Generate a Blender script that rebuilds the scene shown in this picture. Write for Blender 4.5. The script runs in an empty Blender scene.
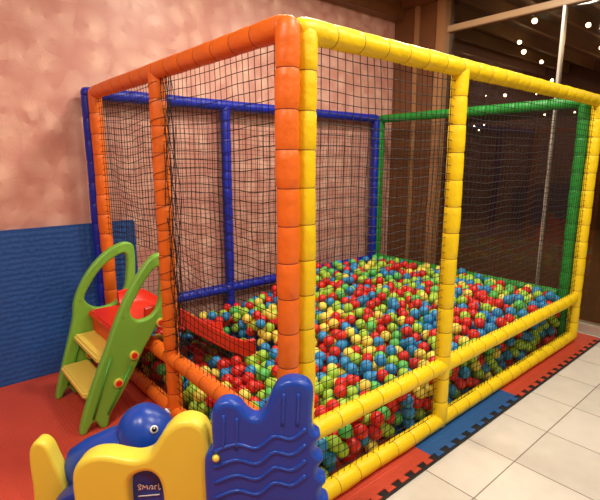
import bpy, bmesh, math, random
import numpy as np
from mathutils import Vector, Matrix, noise
random.seed(3); rng=np.random.default_rng(5)
scene=bpy.context.scene
scene.view_settings.view_transform='Standard'
COL=scene.collection

# ------------------------------------------------------------ helpers
def lin(c):
    return tuple(((v/255)/12.92 if v/255<=0.04045 else ((v/255+0.055)/1.055)**2.4) for v in c)+(1.0,)
def mat(name,rgb,rough=0.45,metal=0,spec=0.5,bump=0,bscale=30,emit=None,estr=0,var=0,vscale=4,sss=0,coat=0):
    m=bpy.data.materials.new(name); m.use_nodes=True
    nt=m.node_tree; b=nt.nodes['Principled BSDF']
    b.inputs['Base Color'].default_value=lin(rgb); b.inputs['Roughness'].default_value=rough
    b.inputs['Metallic'].default_value=metal; b.inputs['Specular IOR Level'].default_value=spec
    if coat: b.inputs['Coat Weight'].default_value=coat; b.inputs['Coat Roughness'].default_value=0.15
    if emit: b.inputs['Emission Color'].default_value=lin(emit); b.inputs['Emission Strength'].default_value=estr
    tc=nt.nodes.new('ShaderNodeTexCoord')
    if bump:
        n=nt.nodes.new('ShaderNodeTexNoise'); n.inputs['Scale'].default_value=bscale; n.inputs['Detail'].default_value=3
        nt.links.new(tc.outputs['Object'],n.inputs['Vector'])
        bp=nt.nodes.new('ShaderNodeBump'); bp.inputs['Strength'].default_value=bump; bp.inputs['Distance'].default_value=0.02
        nt.links.new(n.outputs['Fac'],bp.inputs['Height']); nt.links.new(bp.outputs['Normal'],b.inputs['Normal'])
    if var:
        n=nt.nodes.new('ShaderNodeTexNoise'); n.inputs['Scale'].default_value=vscale; n.inputs['Detail'].default_value=4
        nt.links.new(tc.outputs['Object'],n.inputs['Vector'])
        mx=nt.nodes.new('ShaderNodeMix'); mx.data_type='RGBA'
        c=lin(rgb)
        mx.inputs[6].default_value=tuple(max(0,v*(1-var)) for v in c[:3])+(1,)
        mx.inputs[7].default_value=tuple(min(1,v*(1+var)) for v in c[:3])+(1,)
        nt.links.new(n.outputs['Fac'],mx.inputs[0]); nt.links.new(mx.outputs[2],b.inputs['Base Color'])
    return m
def empty(name,loc=(0,0,0)):
    e=bpy.data.objects.new(name,None); e.location=loc; COL.objects.link(e); return e
def link(name,me,parent=None,mats=(),smooth=False):
    o=bpy.data.objects.new(name,me); COL.objects.link(o)
    for m in mats: me.materials.append(m)
    if smooth: me.polygons.foreach_set('use_smooth',[True]*len(me.polygons))
    if parent: o.parent=parent; o.matrix_parent_inverse=Matrix.Translation(parent.location).inverted()
    return o
def from_py(name,v,f,parent=None,mats=(),smooth=False,mi=None):
    me=bpy.data.meshes.new(name); me.from_pydata(v,[],f); me.update()
    o=link(name,me,parent,mats,smooth)
    if mi is not None: me.polygons.foreach_set('material_index',mi)
    return o
def box(name,lo,hi,m,parent=None,bevel=0,seg=2):
    bm=bmesh.new(); bmesh.ops.create_cube(bm,size=1)
    for v in bm.verts: v.co=Vector(((v.co.x+.5)*(hi[0]-lo[0])+lo[0],(v.co.y+.5)*(hi[1]-lo[1])+lo[1],(v.co.z+.5)*(hi[2]-lo[2])+lo[2]))
    if bevel: bmesh.ops.bevel(bm,geom=bm.edges[:],offset=bevel,segments=seg,affect='EDGES')
    me=bpy.data.meshes.new(name); bm.to_mesh(me); bm.free()
    return link(name,me,parent,[m],False)
def frame_from(dirv):
    d=Vector(dirv).normalized(); a=Vector((0,0,1)) if abs(d.z)<.9 else Vector((1,0,0))
    u=d.cross(a).normalized(); w=d.cross(u).normalized(); return u,w
def tube(pts,r,sides=8,cap=True,radii=None):
    V=[];F=[];n=len(pts); pts=[Vector(p) for p in pts]
    u=None
    for i,p in enumerate(pts):
        t=(pts[min(i+1,n-1)]-pts[max(i-1,0)]).normalized()
        if u is None: u,w=frame_from(t)
        else:
            u=(u-t*u.dot(t)).normalized(); w=t.cross(u)
        rr=radii[i] if radii else r
        for k in range(sides):
            a=2*math.pi*k/sides; V.append(p+u*(rr*math.cos(a))+w*(rr*math.sin(a)))
    for i in range(n-1):
        for k in range(sides):
            a=i*sides+k;b=i*sides+(k+1)%sides
            F.append((a,b,b+sides,a+sides))
    if cap: F.append(tuple(range(sides))[::-1]); F.append(tuple((n-1)*sides+k for k in range(sides)))
    return V,F
def catmull(pts,closed=True,n=6):
    out=[];N=len(pts)
    rngi=range(N) if closed else range(N-1)
    for i in rngi:
        if closed: p=[pts[(i+k-1)%N] for k in range(4)]
        else: p=[pts[max(0,min(N-1,i+k-1))] for k in range(4)]
        p=[Vector(q) for q in p]
        for s in range(n):
            t=s/n
            out.append(0.5*((2*p[1])+(-p[0]+p[2])*t+(2*p[0]-5*p[1]+4*p[2]-p[3])*t*t+(-p[0]+3*p[1]-3*p[2]+p[3])*t**3))
    if not closed: out.append(Vector(pts[-1]))
    return out
def plate(name,loops,origin,u,up,thick,bev,m,parent=None,smooth_n=5):
    cu=bpy.data.curves.new(name,'CURVE'); cu.dimensions='2D'; cu.fill_mode='BOTH'
    cu.extrude=max(thick/2-bev,0.0005); cu.bevel_depth=bev; cu.bevel_resolution=3; cu.offset=-bev
    for lp in loops:
        pts=catmull([(a,b,0) for a,b in lp],True,smooth_n) if smooth_n>1 else [Vector((a,b,0)) for a,b in lp]
        s=cu.splines.new('POLY'); s.points.add(len(pts)-1); s.use_cyclic_u=True
        for i,p in enumerate(pts): s.points[i].co=(p.x,p.y,0,1)
    o=bpy.data.objects.new(name+'_c',cu); COL.objects.link(o)
    dg=bpy.context.evaluated_depsgraph_get(); dg.update()
    me=bpy.data.meshes.new_from_object(o.evaluated_get(dg)); bpy.data.objects.remove(o)
    u=Vector(u).normalized(); up=Vector(up).normalized(); w=u.cross(up)
    M=Matrix(((u.x,up.x,w.x,origin[0]),(u.y,up.y,w.y,origin[1]),(u.z,up.z,w.z,origin[2]),(0,0,0,1)))
    me.transform(M); me.name=name; me.materials.clear()
    o=link(name,me,parent,[m],False)
    return o
def shade_auto(o,ang=40):
    me=o.data
    me.polygons.foreach_set('use_smooth',[True]*len(me.polygons))
    try: me.set_sharp_from_angle(angle=math.radians(ang))
    except Exception: pass

# ------------------------------------------------------------ camera
PITCH=math.radians(11.07); YAW=math.radians(49.4)
CAM=Vector((-1.096,-1.300,1.51))
cd=bpy.data.cameras.new('camera'); cd.sensor_width=36; cd.lens=27.6; cd.clip_start=0.05
cam=bpy.data.objects.new('camera',cd); COL.objects.link(cam); cam.location=CAM
cam.rotation_euler=(math.pi/2-PITCH,0,YAW-math.pi/2); scene.camera=cam
FW=Vector((math.cos(YAW),math.sin(YAW),0)); RT=Vector((math.sin(YAW),-math.cos(YAW),0))

# ------------------------------------------------------------ materials
def pad(name,rgb,dark):
    a=mat(name,rgb,rough=0.44,bump=0.4,bscale=14,var=0.12,vscale=6)
    b=mat(name+'_seam',dark,rough=0.7)
    return a,b
ORANGE=pad('orange_vinyl',(236,114,30),(130,46,12))
YELLOW=pad('yellow_vinyl',(242,210,14),(150,108,8))
BLUE=pad('blue_vinyl',(18,40,176),(8,14,90))
GREEN=pad('green_vinyl',(26,140,50),(8,80,22))
NET=mat('net_cord',(22,14,12),rough=0.8)

def wall_mat():
    m=bpy.data.materials.new('pink_swirl_plaster'); m.use_nodes=True; nt=m.node_tree; N=nt.nodes; L=nt.links
    b=N['Principled BSDF']; b.inputs['Roughness'].default_value=0.40
    tc=N.new('ShaderNodeTexCoord')
    def math_(op,a,b_,c=None):
        n=N.new('ShaderNodeMath'); n.operation=op
        for i,x in enumerate((a,b_,c)):
            if x is None: continue
            if isinstance(x,(int,float)): n.inputs[i].default_value=x
            else: L.new(x,n.inputs[i])
        return n.outputs[0]
    nz0=N.new('ShaderNodeTexNoise'); nz0.inputs['Scale'].default_value=5; nz0.inputs['Detail'].default_value=2; L.new(tc.outputs['Object'],nz0.inputs['Vector'])
    wm=N.new('ShaderNodeVectorMath'); wm.operation='SCALE'; wm.inputs['Scale'].default_value=.06; L.new(nz0.outputs['Color'],wm.inputs[0])
    wa=N.new('ShaderNodeVectorMath'); wa.operation='ADD'; L.new(tc.outputs['Object'],wa.inputs[0]); L.new(wm.outputs[0],wa.inputs[1])
    fans=[]
    for sc,off in ((5.0,0.0),(6.2,3.7)):
        ad=N.new('ShaderNodeVectorMath'); ad.operation='ADD'; ad.inputs[1].default_value=(off,0,off); L.new(wa.outputs[0],ad.inputs[0])
        vo=N.new('ShaderNodeTexVoronoi'); vo.inputs['Scale'].default_value=sc; vo.inputs['Randomness'].default_value=.75
        L.new(ad.outputs[0],vo.inputs['Vector'])
        sub=N.new('ShaderNodeVectorMath'); sub.operation='SUBTRACT'; L.new(ad.outputs[0],sub.inputs[0]); L.new(vo.outputs['Position'],sub.inputs[1])
        sp=N.new('ShaderNodeSeparateXYZ'); L.new(sub.outputs[0],sp.inputs[0])
        at=math_('ARCTAN2',sp.outputs['Z'],sp.outputs['X'])
        cc=N.new('ShaderNodeSeparateColor'); L.new(vo.outputs['Color'],cc.inputs[0])
        ph=math_('MULTIPLY_ADD',cc.outputs[0],6.28,at)
        fan=math_('MULTIPLY_ADD',math_('SINE',ph,0),0.5,0.5)
        fall=math_('SUBTRACT',1.0,math_('MULTIPLY',vo.outputs['Distance'],1.2))
        fine=math_('MULTIPLY_ADD',math_('SINE',math_('MULTIPLY',at,23),0),.12,.93)
        fans.append(math_('MULTIPLY',math_('MULTIPLY',fan,math_('MAXIMUM',fall,0)),fine))
    nz=N.new('ShaderNodeTexNoise'); nz.inputs['Scale'].default_value=2.2; nz.inputs['Detail'].default_value=5; L.new(tc.outputs['Object'],nz.inputs['Vector'])
    s=math_('ADD',fans[0],fans[1]); v=math_('MULTIPLY_ADD',nz.outputs['Fac'],.5,math_('MULTIPLY',s,.70))
    cr=N.new('ShaderNodeValToRGB'); cr.color_ramp.elements[0].position=0.22; cr.color_ramp.elements[0].color=lin((204,142,128))
    cr.color_ramp.elements[1].position=1.0; cr.color_ramp.elements[1].color=lin((236,192,174))
    L.new(v,cr.inputs[0]); L.new(cr.outputs[0],b.inputs['Base Color'])
    bp=N.new('ShaderNodeBump'); bp.inputs['Strength'].default_value=0.07; bp.inputs['Distance'].default_value=0.01
    L.new(v,bp.inputs['Height']); L.new(bp.outputs[0],b.inputs['Normal'])
    return m
def tile_mat():
    m=bpy.data.materials.new('floor_tiles'); m.use_nodes=True; nt=m.node_tree; N=nt.nodes; L=nt.links
    b=N['Principled BSDF']; b.inputs['Roughness'].default_value=0.28
    tc=N.new('ShaderNodeTexCoord'); br=N.new('ShaderNodeTexBrick')
    mp=N.new('ShaderNodeMapping'); mp.inputs['Location'].default_value=(0.1,0.02,0)
    L.new(tc.outputs['Object'],mp.inputs[0]); L.new(mp.outputs[0],br.inputs['Vector'])
    br.offset=0; br.squash=1; br.inputs['Scale'].default_value=1
    br.inputs['Brick Width'].default_value=0.4; br.inputs['Row Height'].default_value=0.4
    br.inputs['Mortar Size'].default_value=0.003; br.inputs['Mortar Smooth'].default_value=0.1
    br.inputs['Color1'].default_value=lin((212,208,198)); br.inputs['Color2'].default_value=lin((220,216,207)); br.inputs['Mortar'].default_value=lin((124,114,104))
    nz=N.new('ShaderNodeTexNoise'); nz.inputs['Scale'].default_value=9; nz.inputs['Detail'].default_value=5; L.new(tc.outputs['Object'],nz.inputs['Vector'])
    mx=N.new('ShaderNodeMix'); mx.data_type='RGBA'; mx.blend_type='MULTIPLY'; mx.inputs[0].default_value=0.2
    L.new(br.outputs['Color'],mx.inputs[6]); L.new(nz.outputs['Fac'],mx.inputs[7]); L.new(mx.outputs[2],b.inputs['Base Color'])
    return m
def foam_mat(name,rgb,scale=60,strength=.4):
    m=mat(name,rgb,rough=0.55,var=0.12,vscale=3); nt=m.node_tree; N=nt.nodes; L=nt.links; b=N['Principled BSDF']
    tc=N.new('ShaderNodeTexCoord'); vo=N.new('ShaderNodeTexVoronoi'); vo.inputs['Scale'].default_value=scale; vo.distance='MANHATTAN'; vo.inputs['Randomness'].default_value=0.3
    L.new(tc.outputs['Object'],vo.inputs['Vector'])
    bp=N.new('ShaderNodeBump'); bp.inputs['Strength'].default_value=strength; bp.inputs['Distance'].default_value=0.006
    L.new(vo.outputs['Distance'],bp.inputs['Height']); L.new(bp.outputs[0],b.inputs['Normal'])
    return m
WALL=wall_mat(); TILE=tile_mat()
REDMAT=foam_mat('red_foam',(196,72,50)); BLUEMAT=foam_mat('blue_foam',(32,90,156)); WALLMAT=foam_mat('blue_wall_foam',(32,84,160),28,.7)
BLACKMAT=mat('black_foam',(22,20,24),rough=.7)
WOOD=mat('dark_wood',(118,76,46),rough=.4,var=.3,vscale=5); WOODL=mat('frame_wood',(164,120,80),rough=.4,var=.2)
ALU=mat('aluminium',(210,206,194),rough=.35,metal=.5)

# ------------------------------------------------------------ room shell
YW=2.22; XR=3.36; ZC=3.2
box('floor',(-4.5,-5,-.1),(XR+.1,YW+.1,0),TILE)
box('wall_back',(-4.5,YW,0),(XR+.1,YW+.1,ZC),WALL)
PLAIN=mat('cream_paint',(180,152,122),rough=.7,var=.05)
box('wall_left',(-4.6,-5,0),(-4.5,YW+.1,ZC),PLAIN)
box('wall_front',(-4.6,-5.1,0),(XR+.1,-5,ZC),PLAIN)
box('ceiling',(-4.6,-5.1,ZC),(XR+.1,YW+.1,ZC+.1),mat('ceiling_paint',(212,194,168),rough=.8))
box('trim_1',(-4.5,YW-.14,3.02),(XR,YW,ZC),WOOD,bevel=.008)
box('trim_2',(XR-.14,-5,3.12),(XR,YW-.14,ZC),WOOD,bevel=.008)
pil=empty('wooden_pilaster',(XR,1.9,0))
box('panel',(XR-.04,1.62,0),(XR+.08,YW-.002,3.12),WOOD,pil,bevel=.006)
box('edge_strip',(XR-.07,1.56,0),(XR+.09,1.66,3.12),WOODL,pil,bevel=.006)
box('rib',(XR-.06,1.88,0),(XR-.03,1.94,3.12),WOODL,pil,bevel=.004)
win=empty('window_1',(XR,-1,0))
GL=bpy.data.materials.new('window_glass'); GL.use_nodes=True
nt=GL.node_tree; nt.nodes.clear()
o_=nt.nodes.new('ShaderNodeOutputMaterial'); t_=nt.nodes.new('ShaderNodeBsdfTransparent'); t_.inputs[0].default_value=(.68,.63,.57,1)
g_=nt.nodes.new('ShaderNodeBsdfGlossy'); g_.inputs['Roughness'].default_value=.03; mx_=nt.nodes.new('ShaderNodeMixShader'); mx_.inputs[0].default_value=.05
nt.links.new(t_.outputs[0],mx_.inputs[1]); nt.links.new(g_.outputs[0],mx_.inputs[2]); nt.links.new(mx_.outputs[0],o_.inputs[0])
box('glass',(XR+.03,-5,0.08),(XR+.035,1.60,3.12),GL,win)
box('sill',(XR-.02,-5,0),(XR+.1,1.6,.08),ALU,win,bevel=.005)
box('transom',(XR-.01,-5,2.80),(XR+.08,1.60,2.86),mat('transom_paint',(196,164,124),rough=.4),win,bevel=.005)
for i,y in enumerate((.45,-.95,-2.4,-3.8)):
    box('mullion_%d'%(i+1),(XR+.0,y-.011,.08),(XR+.06,y+.011,3.12),ALU,win,bevel=.004)
hx=10.5  # added hall behind the pane, stands in for the room's reflections in the glass
box('floor_standin_hall',(XR+.1,-5,-.1),(hx,7,0),mat('standin_hall_floor',(120,86,60),rough=.25,var=.3,vscale=2))
box('ceiling_standin_hall',(XR+.1,-5,3.6),(hx,7,3.7),mat('standin_hall_ceiling',(104,82,60),rough=.7))
HW=mat('standin_hall_wall',(80,50,38),rough=.6,var=.4,vscale=1.2)
box('wall_standin_hall_far',(hx,-5,0),(hx+.1,7,3.6),HW)
box('wall_standin_hall_left',(XR+.1,7,0),(hx+.1,7.1,3.6),HW)
box('wall_standin_hall_right',(XR+.1,-5.1,0),(hx+.1,-5,3.6),HW)
sl=empty('ceiling_slats',(7,1,3.4))
SL=mat('slat_wood',(168,136,98),rough=.6)
for i in range(20):
    y=-3.5+i*.5
    box('slat_%d'%i,(XR+.15,y,3.42),(hx-.05,y+.06,3.6),SL,sl)
REFL_GLOW=mat('reflected_lamp_glow',(255,235,200),emit=(255,232,190),estr=26)  # glowing spheres beyond the pane stand in for ceiling lights reflected in it
rb=random.Random(11)
bm=bmesh.new()
for (x,y) in [(6.3,2.2),(6.9,2.4),(6.1,1.2),(7.6,1.5),(8.3,2.7),(8.8,3.5),(7.2,3.6),(9.2,1.9),(9.5,4.5),(5.4,1.6),(8.2,4.4),(9.6,3.0),(5.2,.4)]:
    bmesh.ops.create_uvsphere(bm,u_segments=12,v_segments=8,radius=rb.uniform(.024,.036),matrix=Matrix.Translation((x,y,rb.uniform(3.15,3.36))))
for i in range(24):
    bmesh.ops.create_uvsphere(bm,u_segments=8,v_segments=6,radius=rb.uniform(.012,.032),matrix=Matrix.Translation((hx-rb.uniform(.3,2.5),rb.uniform(1.0,5.8),2.3+rb.random()**2*.9-.08)))
me=bpy.data.meshes.new('reflected_lamp_mesh'); bm.to_mesh(me); bm.free(); link('reflected_lamp_spots',me,None,[REFL_GLOW])

# ------------------------------------------------------------ foam floor mats
mats=empty('foam_floor_mats',(0,0,0))
box('red_field',(-4.4,-1.3,0),(-.2,YW-.05,.014),REDMAT,mats,bevel=.003)
YE=-.125
def jig(x0,x1,m,nm,z1):
    n=max(2,round((x1-x0)/.1)); p=(x1-x0)/n; pts=[(x1,YW-.05),(x0,YW-.05)]
    y0=YE; dpt=.03
    for i in range(n):
        a=x0+i*p
        pts+=[(a,y0),(a+p*.3,y0),(a+p*.22,y0-dpt),(a+p*.78,y0-dpt),(a+p*.7,y0)]
    pts.append((x1,y0))
    V=[(x,y,0) for x,y in pts]+[(x,y,z1) for x,y in pts]; k=len(pts)
    F=[tuple(range(k,2*k)),tuple(range(k))[::-1]]+[(i,(i+1)%k,k+(i+1)%k,k+i) for i in range(k)]
    return from_py(nm,V,F,mats,[m])
jig(-.2,.8,REDMAT,'mat_red_1',.014); jig(.8,1.75,BLUEMAT,'mat_blue',.014); jig(1.75,2.75,REDMAT,'mat_red_2',.014); jig(2.75,3.28,REDMAT,'mat_red_3',.014)
box('black_border',(-.2,YE-.04,0),(3.28,YE+.01,.009),BLACKMAT,mats)
box('blue_wall_padding',(-4.4,YW-.045,.0),(.22,YW,1.06),WALLMAT,None,bevel=.008)

# ------------------------------------------------------------ padded cage
cage=empty('ball_pit_cage',(0,0,0))
R=.043
def padded(p0,p1,mt,name,seg=.14,r=R,cap0=True,cap1=True):
    p0=Vector(p0);p1=Vector(p1); L=(p1-p0).length; d=(p1-p0)/L; u,w=frame_from(d)
    n=max(1,round(L/seg)); s=L/n; S=20
    prof=[]
    if cap0:
        for a in (5,30,60): prof.append((-r*.8*math.cos(math.radians(a)),r*math.sin(math.radians(a)),0))
    for i in range(n):
        jr=1+random.uniform(-.025,.025)
        st=i*s
        prof+=[(st+.0005,r*.93,1),(st+.002,r*.935,1),(st+.008,r*.985*jr,0),(st+s*.3,r*1.0*jr,0),(st+s*.5,r*1.012*jr,0),(st+s*.7,r*1.0*jr,0),(st+s-.008,r*.985*jr,0),(st+s-.002,r*.935,1)]
    if cap1:
        for a in (60,30,5): prof.append((L+r*.8*math.cos(math.radians(a)),r*math.sin(math.radians(a)),0))
    V=[];F=[];mi=[]
    for t,rr,sm in prof:
        off=Vector((noise.noise(Vector((p0.x*7+t*3,p0.y*5,p0.z))),noise.noise(Vector((p0.x*3,t*3+9,p0.z*4))),0))*.005
        for k in range(S):
            a=2*math.pi*k/S
            V.append(p0+d*t+u*(rr*math.cos(a))+w*(rr*math.sin(a))+off)
    for i in range(len(prof)-1):
        for k in range(S):
            a=i*S+k;b=i*S+(k+1)%S; F.append((a,b,b+S,a+S)); mi.append(1 if prof[i][2] and prof[i+1][2] else 0)
    F.append(tuple(range(S))[::-1]); mi.append(0); F.append(tuple((len(prof)-1)*S+k for k in range(S))); mi.append(0)
    return from_py(name,V,F,cage,mt,True,mi)
LX=3.03; LY=2.13; ZT=1.955; ZM=.39; ZB=.058; xo=-.04
zb0=.045
padded((xo,0,zb0),(xo,0,ZT),ORANGE,'pole_orange_corner')
padded((xo,1.06,zb0),(xo,1.06,ZT),ORANGE,'pole_orange_mid')
padded((xo,2.05,zb0),(xo,2.05,ZT),ORANGE,'pole_orange_far')
padded((xo,.02,ZT),(xo,2.05,ZT),ORANGE,'beam_orange_top')
padded((xo,.09,ZM),(xo,1.98,ZM),ORANGE,'rail_orange',cap0=False,cap1=False)
padded((xo,.09,ZB),(xo,1.98,ZB),ORANGE,'base_orange',cap0=False,cap1=False)
padded((.042,0,zb0),(.042,0,ZT),YELLOW,'pole_yellow_corner')
padded((1.06,0,zb0),(1.06,0,ZT),YELLOW,'pole_yellow_mid')
padded((LX,0,zb0),(LX,0,ZT),YELLOW,'pole_yellow_far')
padded((.03,0,ZT),(LX,0,ZT),YELLOW,'beam_yellow_top')
padded((.09,0,ZM),(LX-.04,0,ZM),YELLOW,'rail_yellow',cap0=False,cap1=False)
padded((.09,0,ZB),(LX-.04,0,ZB),YELLOW,'base_yellow',cap0=False,cap1=False)
padded((xo-.03,LY,zb0),(xo-.03,LY,ZT-.02),BLUE,'pole_blue_corner',r=.036)
padded((1.02,LY,zb0),(1.02,LY,ZT),BLUE,'pole_blue_mid')
padded((LX-.09,LY,zb0),(LX-.09,LY,ZT),BLUE,'pole_blue_far')
padded((xo-.03,LY,ZT),(LX-.09,LY,ZT),BLUE,'beam_blue_top')
padded((0,LY,ZM),(LX-.13,LY,ZM),BLUE,'rail_blue',cap0=False,cap1=False)
padded((0,LY,ZB),(LX-.13,LY,ZB),BLUE,'base_blue',cap0=False,cap1=False)
padded((LX,LY,zb0),(LX,LY,ZT),GREEN,'pole_green_corner')
padded((LX,.09,zb0),(LX,.09,ZT),GREEN,'pole_green_near')
padded((LX,.09,ZT),(LX,LY,ZT),GREEN,'beam_green_top')
padded((LX,.14,ZM),(LX,LY-.04,ZM),GREEN,'rail_green',cap0=False,cap1=False)
padded((LX,.14,ZB),(LX,LY-.04,ZB),GREEN,'base_green',cap0=False,cap1=False)

def net(name,a,b,z0,z1,cell=.041,rad=.0019,sag=.012,seed=0,nrm=(0,1,0)):
    a=Vector(a);b=Vector(b); L=(b-a).length; u=(b-a)/L; nrm=Vector(nrm)
    nu=max(2,round(L/cell)); nv=max(2,round((z1-z0)/cell))
    def P(i,j):
        s=i/nu; t=j/nv
        e=max(0,math.sin(math.pi*min(1,max(0,s))))**.5*max(0,math.sin(math.pi*min(1,max(0,t))))**.5
        q=Vector((s*L*1.3+seed,t*2.2,seed*3.1))
        o1=noise.noise(q*1.7)*.04*e+noise.noise(q*9)*.009*e
        o2=noise.noise(q*1.9+Vector((7,3,1)))*.04*e+noise.noise(q*8+Vector((7,3,1)))*.008*e
        o3=noise.noise(q*1.3+Vector((2,9,4)))*sag*e
        return a+u*(s*L+o1)+Vector((0,0,z0+t*(z1-z0)-.012*e*math.sin(math.pi*s)+o2))+nrm*o3
    G=[[P(i,j) for j in range(nv+1)] for i in range(nu+1)]
    V=[];F=[]
    def strand(pts):
        base=len(V); v,f=tube(pts,rad,3,False); V.extend(v); F.extend([tuple(k+base for k in ff) for ff in f])
    for i in range(nu+1): strand(G[i])
    for j in range(nv+1): strand([G[i][j] for i in range(nu+1)])
    return from_py(name,V,F,cage,[NET])
net('net_front_a',(.08,0,0),(1.03,0,0),.06,1.93,seed=1)
net('net_front_b',(1.09,0,0),(3.0,0,0),.06,1.93,seed=2)
net('net_left_a',(xo,.03,0),(xo,1.03,0),.06,1.93,seed=3,nrm=(1,0,0))
net('net_left_b',(xo,1.09,0),(xo,2.02,0),1.0,1.93,seed=4,nrm=(1,0,0))
net('net_left_c',(xo,1.09,0),(xo,2.02,0),.06,.38,seed=8,nrm=(1,0,0))
net('net_back_a',(.0,LY-.03,0),(1.0,LY-.03,0),.1,1.93,seed=5)
net('net_back_b',(1.04,LY-.03,0),(2.92,LY-.03,0),.1,1.93,seed=6)
net('net_right',(LX,.12,0),(LX,LY-.04,0),.1,1.93,seed=7,nrm=(1,0,0))
V=[];F=[]
def lash(p0,p1,pitch,rad=R*1.03,th=.0018):
    p0=Vector(p0);p1=Vector(p1);L=(p1-p0).length;d=(p1-p0)/L;u,w=frame_from(d); n=int(L/pitch*14)
    pts=[p0+d*(L*i/n)+(u*math.cos(2*math.pi*i/14)+w*math.sin(2*math.pi*i/14))*(rad+.002) for i in range(n+1)]
    b=len(V); v,f=tube(pts,th,3,False); V.extend(v); F.extend([tuple(k+b for k in ff) for ff in f])
lash((xo,1.06,.42),(xo,1.06,1.9),.09,th=.0015)
from_py('lashing_cord',V,F,cage,[NET])
V=[];F=[]
for k in range(9):
    pts=[(xo+.02*math.sin(k*2+z*5)+.01,1.01-.011*k+.012*math.sin(z*17+k),.42+z) for z in np.linspace(0,1.5,40)]
    b=len(V); v,f=tube(pts,.0024,3,False); V.extend(v); F.extend([tuple(q+b for q in ff) for ff in f])
from_py('net_gather',V,F,cage,[NET])

# ------------------------------------------------------------ balls
r=.038; D=2*r
def target(x,y):
    t=np.clip((x-.15)/2.0,0,1); t=t*t*(3-2*t)
    h=.205+.23*t+.03*np.sin(x*3.1+1)*np.sin(y*3.7)
    sl=(x<.84)&(y>1.15)&(y<1.82)
    sz=np.interp(x,[0,.1,.3,.5,.7,.84],[.44,.38,.22,.11,.10,.12])
    h=np.where(sl,np.minimum(h,np.maximum(sz,.09)),h)
    return h
P_=np.zeros((9000,3)); n=0; fails=0
xmin,xmax,ymin,ymax=.045,2.94,.083,2.03
K=36
while n<9000 and fails<260:
    cx=rng.uniform(xmin,xmax,K); cy=rng.uniform(ymin,ymax,K)
    if n:
        A=P_[:n]; d2=(A[None,:,0]-cx[:,None])**2+(A[None,:,1]-cy[:,None])**2
        zz=np.where(d2<D*D,A[None,:,2]+np.sqrt(np.maximum(D*D-d2,0)),r+.015); z=np.maximum(zz.max(1),r+.015)
    else: z=np.full(K,r+.015)
    sc=z-target(cx,cy); k=int(np.argmin(sc+z*.3-(.3*target(cx,cy))))
    if sc[k]>0: fails+=1; continue
    P_[n]=(cx[k],cy[k],z[k]); n+=1
B=P_[:n]
keep=(B[:,2]>target(B[:,0],B[:,1])-.15)|(B[:,0]<.16)|(B[:,1]<.2)
B=B[keep]; print('balls',n,len(B))
bm=bmesh.new(); bmesh.ops.create_icosphere(bm,subdivisions=3,radius=r)
bv=np.array([v.co[:] for v in bm.verts]); bf=np.array([[v.index for v in f.verts] for f in bm.faces]); bm.free()
nb=len(B)
VV=(bv[None]+B[:,None,:]).reshape(-1,3); FF=(bf[None]+(np.arange(nb)*len(bv))[:,None,None]).reshape(-1,3)
me=bpy.data.meshes.new('pit_balls'); me.vertices.add(len(VV)); me.vertices.foreach_set('co',VV.ravel())
me.loops.add(FF.size); me.loops.foreach_set('vertex_index',FF.ravel().astype(np.int32))
me.polygons.add(len(FF)); me.polygons.foreach_set('loop_start',np.arange(0,FF.size,3,dtype=np.int32))
cols=[(218,38,32),(164,212,66),(40,142,206),(236,222,92),(90,196,96)]
for i,c in enumerate(cols): me.materials.append(mat('ball_plastic_%d'%i,c,rough=.40,var=.08,vscale=8))
ci=np.zeros(nb,int)
for i,b in enumerate(B):
    w_=[.30,.20,.28,.17,.07]
    w_=[w_[k]*math.exp(1.8*noise.noise(Vector((b[0]*4+k*13,b[1]*4,b[2]*4)))) for k in range(5)]
    w_=np.array(w_)/sum(w_); ci[i]=rng.choice(5,p=w_)
me.polygons.foreach_set('material_index',np.repeat(ci,len(bf)).astype(np.int32))
me.polygons.foreach_set('use_smooth',np.ones(len(FF),bool))
me.update(calc_edges=True); me.validate()
ob=bpy.data.objects.new('pit_balls',me); COL.objects.link(ob)

# ------------------------------------------------------------ toddler slide
sld=empty('toddler_slide',(-.3,1.5,0))
GP=mat('green_plastic',(122,184,66),rough=.34,bump=.05,bscale=40); GP2=mat('green_plastic_dark',(70,150,50),rough=.35)
RP=mat('red_plastic',(222,48,26),rough=.35); YP=mat('yellow_plastic',(238,214,96),rough=.35)
near_o=[(-.52,.0),(-.51,.06),(-.46,.2),(-.40,.34),(-.345,.46),(-.295,.58),(-.225,.72),(-.14,.85),(-.05,.945),(.02,.955),(.05,.91),(.045,.80),(.035,.68),(.0,.59),(-.065,.50),(-.13,.41),(-.20,.29),(-.27,.18),(-.35,.07),(-.375,.0),(-.41,.0),(-.44,.05),(-.47,.03),(-.49,.0)]
near_h=[(-.20,.655),(-.15,.745),(-.09,.83),(-.03,.885),(-.005,.86),(-.01,.76),(-.03,.66),(-.08,.60),(-.16,.59)]
far_o=[(-.52,.0),(-.51,.06),(-.47,.2),(-.42,.36),(-.38,.50),(-.365,.60),(-.33,.69),(-.26,.80),(-.15,.905),(-.04,.955),(.03,.94),(.045,.87),(.04,.76),(.03,.66),(-.01,.58),(-.075,.50),(-.13,.41),(-.20,.29),(-.27,.18),(-.35,.07),(-.375,.0),(-.41,.0),(-.44,.05),(-.47,.03),(-.49,.0)]
far_h=[(-.30,.62),(-.26,.71),(-.19,.80),(-.11,.86),(-.03,.89),(-.01,.84),(-.02,.74),(-.04,.65),(-.10,.57),(-.22,.55)]
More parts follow.
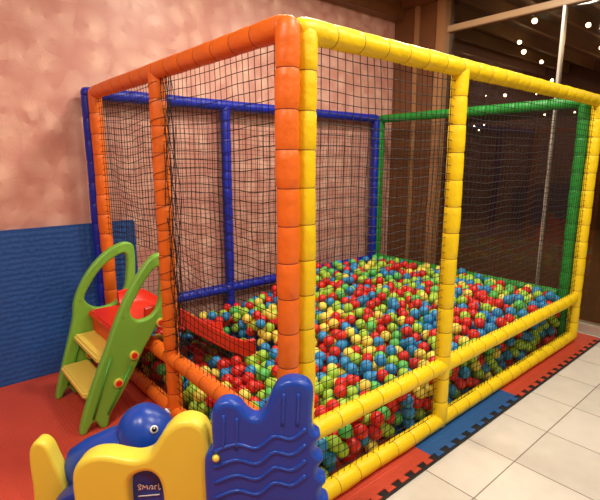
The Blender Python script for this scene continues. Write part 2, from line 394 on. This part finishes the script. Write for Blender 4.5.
for nm,y,outer,hole in (('side_near',1.25,near_o,near_h),('side_far',1.77,far_o,far_h)):
    outer=[(a,b+.016) for a,b in outer]; hole=[(a,b+.01) for a,b in hole]
    o=plate(nm,[outer,hole],(0,y,0),(1,0,0),(0,0,1),.05,.014,GP,sld); shade_auto(o,35)
    q=[((a*.5+b[0]*.5),(c*.5+b[1]*.5)) for (a,c),b in zip(outer[5:12],[hole[0],hole[1],hole[2],hole[3],hole[3],hole[4],hole[5]])]
    path=[(a,y,b) for a,b in q]
    v,f=tube(catmull(path,False,5),.026,12); from_py(nm+'_rim',v,f,sld,[GP],True)
    for (a,b) in ((-.03,.56),(-.20,.40),(-.30,.26)):
        v,f=tube([(a,y-.036,b),(a,y-.02,b)],.026,20); from_py(nm+'_cap',v,f,sld,[YP])
        v,f=tube([(a,y-.042,b),(a,y-.036,b)],.017,16); from_py(nm+'_bolt',v,f,sld,[RP])
    v,f=tube([(-.45,y-.026,.09),(-.33,y-.026,.42)],.007,8); from_py(nm+'_rib1',v,f,sld,[GP2],True)
    v,f=tube([(-.37,y-.026,.09),(-.22,y-.026,.34)],.007,8); from_py(nm+'_rib2',v,f,sld,[GP2],True)
box('step_1',(-.48,1.275,.19),(-.31,1.745,.235),YP,sld,bevel=.012,seg=3)
box('step_2',(-.39,1.275,.375),(-.22,1.745,.42),YP,sld,bevel=.012,seg=3)
box('riser',(-.27,1.28,.42),(-.24,1.74,.54),RP,sld,bevel=.008)
box('platform',(-.29,1.275,.52),(-.06,1.745,.56),RP,sld,bevel=.012,seg=3)
path=[(-.10,.56),(0,.565),(.08,.54),(.2,.45),(.35,.33),(.48,.235),(.58,.18),(.68,.165)]
path=[(p.x,p.y) for p in catmull([(a,b,0) for a,b in path],False,4)]
y0,y1=1.27,1.73
sec=[(y0-.012,-.02),(y0-.012,.085),(y0,.095),(y0+.016,.09),(y0+.028,.03),(y0+.06,.0),(1.51,-.008),(y1-.06,.0),(y1-.028,.03),(y1-.016,.09),(y1,.095),(y1+.012,.085),(y1+.012,-.02),(1.51,-.03)]
V=[];F=[];S=len(sec)
for i,(x,z) in enumerate(path):
    for (y,dz) in sec: V.append((x,y,z+dz))
for i in range(len(path)-1):
    for k in range(S):
        a=i*S+k;b=i*S+(k+1)%S; F.append((a,b,b+S,a+S))
F.append(tuple(range(S))[::-1]);F.append(tuple((len(path)-1)*S+k for k in range(S)))
o=from_py('chute',V,F,sld,[RP]); shade_auto(o,45)

# ------------------------------------------------------------ whale rocking toy
toy=empty('whale_rocking_toy',tuple((CAM+FW*1.55-RT*.5).xy)+(0,))
BP=mat('toy_blue_plastic',(26,72,180),rough=.3); BD=mat('toy_blue_dark',(14,48,140),rough=.35)
TY=mat('toy_yellow_plastic',(236,220,76),rough=.32); WH=mat('toy_white',(235,235,235),rough=.3); BK=mat('toy_black',(10,10,12),rough=.3)
def W(d,l,z): 
    p=CAM+FW*d+RT*l; return Vector((p.x,p.y,z))
UP=(0,0,1)
yel=[(-.80,.03),(-.815,.2),(-.82,.37),(-.80,.44),(-.75,.475),(-.69,.482),(-.63,.47),(-.585,.465),(-.54,.48),(-.51,.52),(-.475,.575),(-.43,.61),(-.38,.615),(-.335,.585),(-.315,.50),(-.30,.35),(-.295,.2),(-.295,.03),(-.45,.02),(-.6,.02),(-.72,.02)]
yh=[(-.615,.08),(-.62,.30),(-.61,.38),(-.575,.41),(-.53,.41),(-.50,.36),(-.495,.24),(-.50,.08),(-.55,.06)]
o=plate('seat_side',[yel,yh],W(1.5,0,0),RT,UP,.09,.02,TY,toy); shade_auto(o,50)
o=plate('seat_inner',[[(-.65,.07),(-.65,.40),(-.58,.44),(-.50,.43),(-.46,.38),(-.46,.07)]],W(1.53,0,0),RT,UP,.05,.01,BP,toy)
V=[];F=[]
sx,sz=-.60,.315
for pl in ([(0,.012),(.008,.02),(.014,.014),(.004,.008),(.012,0),(.002,-.002)],[(.018,.0),(.02,.016),(.027,.006),(.034,.016),(.036,0)],[(.042,0),(.048,.014),(.056,.012),(.052,0),(.058,.004)],[(.064,0),(.064,.014),(.072,.014)],[(.078,.024),(.078,0),(.084,.002)],[(.0,-.03),(.08,-.022)]):
    b0=len(V); v,f=tube(catmull([W(1.50,sx+a*1.0,sz+c) for a,c in pl],False,4),.002,6); V.extend(v); F.extend([tuple(k+b0 for k in ff) for ff in f])
from_py('lettering',V,F,toy,[WH])
ly=[(-1.09,.02),(-1.10,.2),(-1.10,.33),(-1.08,.385),(-1.05,.395),(-1.02,.37),(-1.0,.31),(-.975,.23),(-.955,.12),(-.95,.02)]
o=plate('front_fin',[ly],W(1.70,0,0),RT,UP,.07,.014,TY,toy); shade_auto(o,50)
secs=[(-1.0,.06,.03,.20),(-.98,.09,.09,.21),(-.92,.12,.13,.22),(-.84,.15,.16,.23),(-.76,.17,.185,.24),(-.68,.18,.20,.24),(-.60,.17,.19,.24),(-.53,.15,.17,.23),(-.48,.12,.12,.22),(-.455,.08,.05,.21)]
V=[];F=[];S=24
for (l,hz,wd,cz) in secs:
    for k in range(S):
        a=2*math.pi*k/S
        V.append(W(1.76+wd*math.cos(a)*.7,l,cz+hz*math.sin(a)))
for i in range(len(secs)-1):
    for k in range(S):
        a=i*S+k;b=i*S+(k+1)%S;F.append((a,a+S,b+S,b))
F.append(tuple(range(S)));F.append(tuple((len(secs)-1)*S+k for k in range(S))[::-1])
o=from_py('body',V,F,toy,[BP],True)
bm=bmesh.new(); bmesh.ops.create_uvsphere(bm,u_segments=32,v_segments=20,radius=1)
HC=W(1.76,-.65,.385)
for v in bm.verts:
    c=v.co.copy(); c.z*=.12 if c.z>0 else .14; nose=max(0,c.x)
    v.co=HC+RT*(c.x*.118*(1+.10*nose))+FW*(c.y*.11)+Vector((0,0,c.z-.02*nose))
me=bpy.data.meshes.new('head'); bm.to_mesh(me); bm.free(); link('head',me,toy,[BP],True)
def disc(name,c,nrm,rad,th,m):
    v,f=tube([c,c+Vector(nrm).normalized()*th],rad,20); return from_py(name,v,f,toy,[m],True)
def surf(ax,az):
    n_=(RT*math.sin(ax)-FW*math.cos(ax))*math.cos(az)+Vector((0,0,math.sin(az)))
    p=HC+RT*(math.sin(ax)*math.cos(az)*.122)-FW*(math.cos(ax)*math.cos(az)*.11)+Vector((0,0,math.sin(az)*.12-.01*max(0,math.sin(ax)*math.cos(az))))
    return p,n_
for s in (.62,2.3):
    p,n_=surf(s,.55)
    disc('eye_white',p-n_*.004,n_,.016,.008,WH); disc('eye_pupil',p+n_*.003,n_,.010,.004,BK); disc('eye_glint',p+n_*.006+Vector((0,0,.004)),n_,.003,.002,WH)
o=plate('seat_tray',[[(-.98,.1),(-.95,.2),(-.8,.27),(-.6,.27),(-.38,.27),(-.33,.2),(-.33,.1),(-.6,.06)]],W(1.62,0,0),RT,UP,.16,.03,BD,toy); shade_auto(o,50)
o=plate('rocker_runner',[[(-1.1,.10),(-.95,.045),(-.75,.02),(-.58,.045),(-.46,.10),(-.46,.14),(-.6,.1),(-.9,.1),(-1.1,.15)]],W(1.86,0,0),RT,UP,.05,.015,BD,toy)
bl=[(-.33,.03),(-.335,.3),(-.335,.46),(-.325,.505),(-.305,.53),(-.305,.60),(-.30,.67),(-.265,.705),(-.215,.70),(-.18,.66),(-.15,.645),(-.12,.67),(-.10,.72),(-.075,.765),(-.03,.785),(.02,.775),(.045,.74),(.042,.66),(.045,.60),(.07,.575),(.05,.535),(.055,.51),(.08,.485),(.062,.45),(.065,.425),(.092,.40),(.073,.365),(.077,.34),(.103,.31),(.09,.2),(.09,.03),(-.05,.02),(-.2,.02)]
slot=[(-.15,.25),(-.16,.28),(-.12,.31),(-.03,.315),(.0,.29),(-.01,.26),(-.06,.245)]
o=plate('back_rest',[bl,slot],W(1.46,0,0),RT,UP,.07,.018,BP,toy); shade_auto(o,50)
V=[];F=[]
def rib(pts,rad):
    b=len(V); v,f=tube(catmull(pts,False,5),rad,8); V.extend(v); F.extend([tuple(k+b for k in ff) for ff in f])
dd=1.425
for zz in (.58,.52,.46,.40):
    rib([W(dd,-.30,zz-.06),W(dd,-.22,zz-.03),W(dd,-.15,zz-.045),W(dd,-.09,zz),W(dd,-.03,zz-.01),W(dd,.02,zz+.03)],.007)
rib([W(dd,-.265,.53),W(dd,-.26,.66)],.006); rib([W(dd,-.22,.53),W(dd,-.215,.65)],.006); rib([W(dd,-.06,.62),W(dd,-.055,.74)],.006); rib([W(dd,-.01,.62),W(dd,-.005,.74)],.006)
from_py('wave_ribs',V,F,toy,[BP],True)
o=plate('bench',[[(-.33,.20),(-.33,.27),(-.2,.28),(-.08,.28),(-.08,.2)]],W(1.53,0,0),RT,UP,.12,.02,BD,toy); shade_auto(o,50)
bm=bmesh.new(); bmesh.ops.create_uvsphere(bm,u_segments=16,v_segments=12,radius=.013,matrix=Matrix.Translation(W(1.42,-.29,.50)))
me=bpy.data.meshes.new('knob'); bm.to_mesh(me); bm.free(); link('knob',me,toy,[TY],True)

# ------------------------------------------------------------ lights
def area(name,loc,size,e,col=(1,.88,.73),rot=(0,0,0)):
    l=bpy.data.lights.new(name,'AREA'); l.energy=e; l.size=size; l.color=col; l.shape='DISK'
    o=bpy.data.objects.new(name,l); COL.objects.link(o); o.location=loc; o.rotation_euler=rot
for i,(x,y,e) in enumerate([(-1.6,-.4,46),(.6,-.9,42),(2.2,-1.2,34),(.9,.8,42),(2.3,.7,28),(-2.6,.4,30),(-.5,-2.8,42)]):
    area('ceiling_lamp_light',(x,y,3.14),.35,e)
for (x,y) in ((5.5,1.5),(8,3.5),(7,-1)):
    area('hall_fill_light',(x,y,3.35),.4,58,(1,.78,.55))  # added fill, only brightens what shows through the glass
w=bpy.data.worlds.new('w'); scene.world=w; w.use_nodes=True
w.node_tree.nodes['Background'].inputs[0].default_value=(1,.85,.7,1); w.node_tree.nodes['Background'].inputs[1].default_value=.05
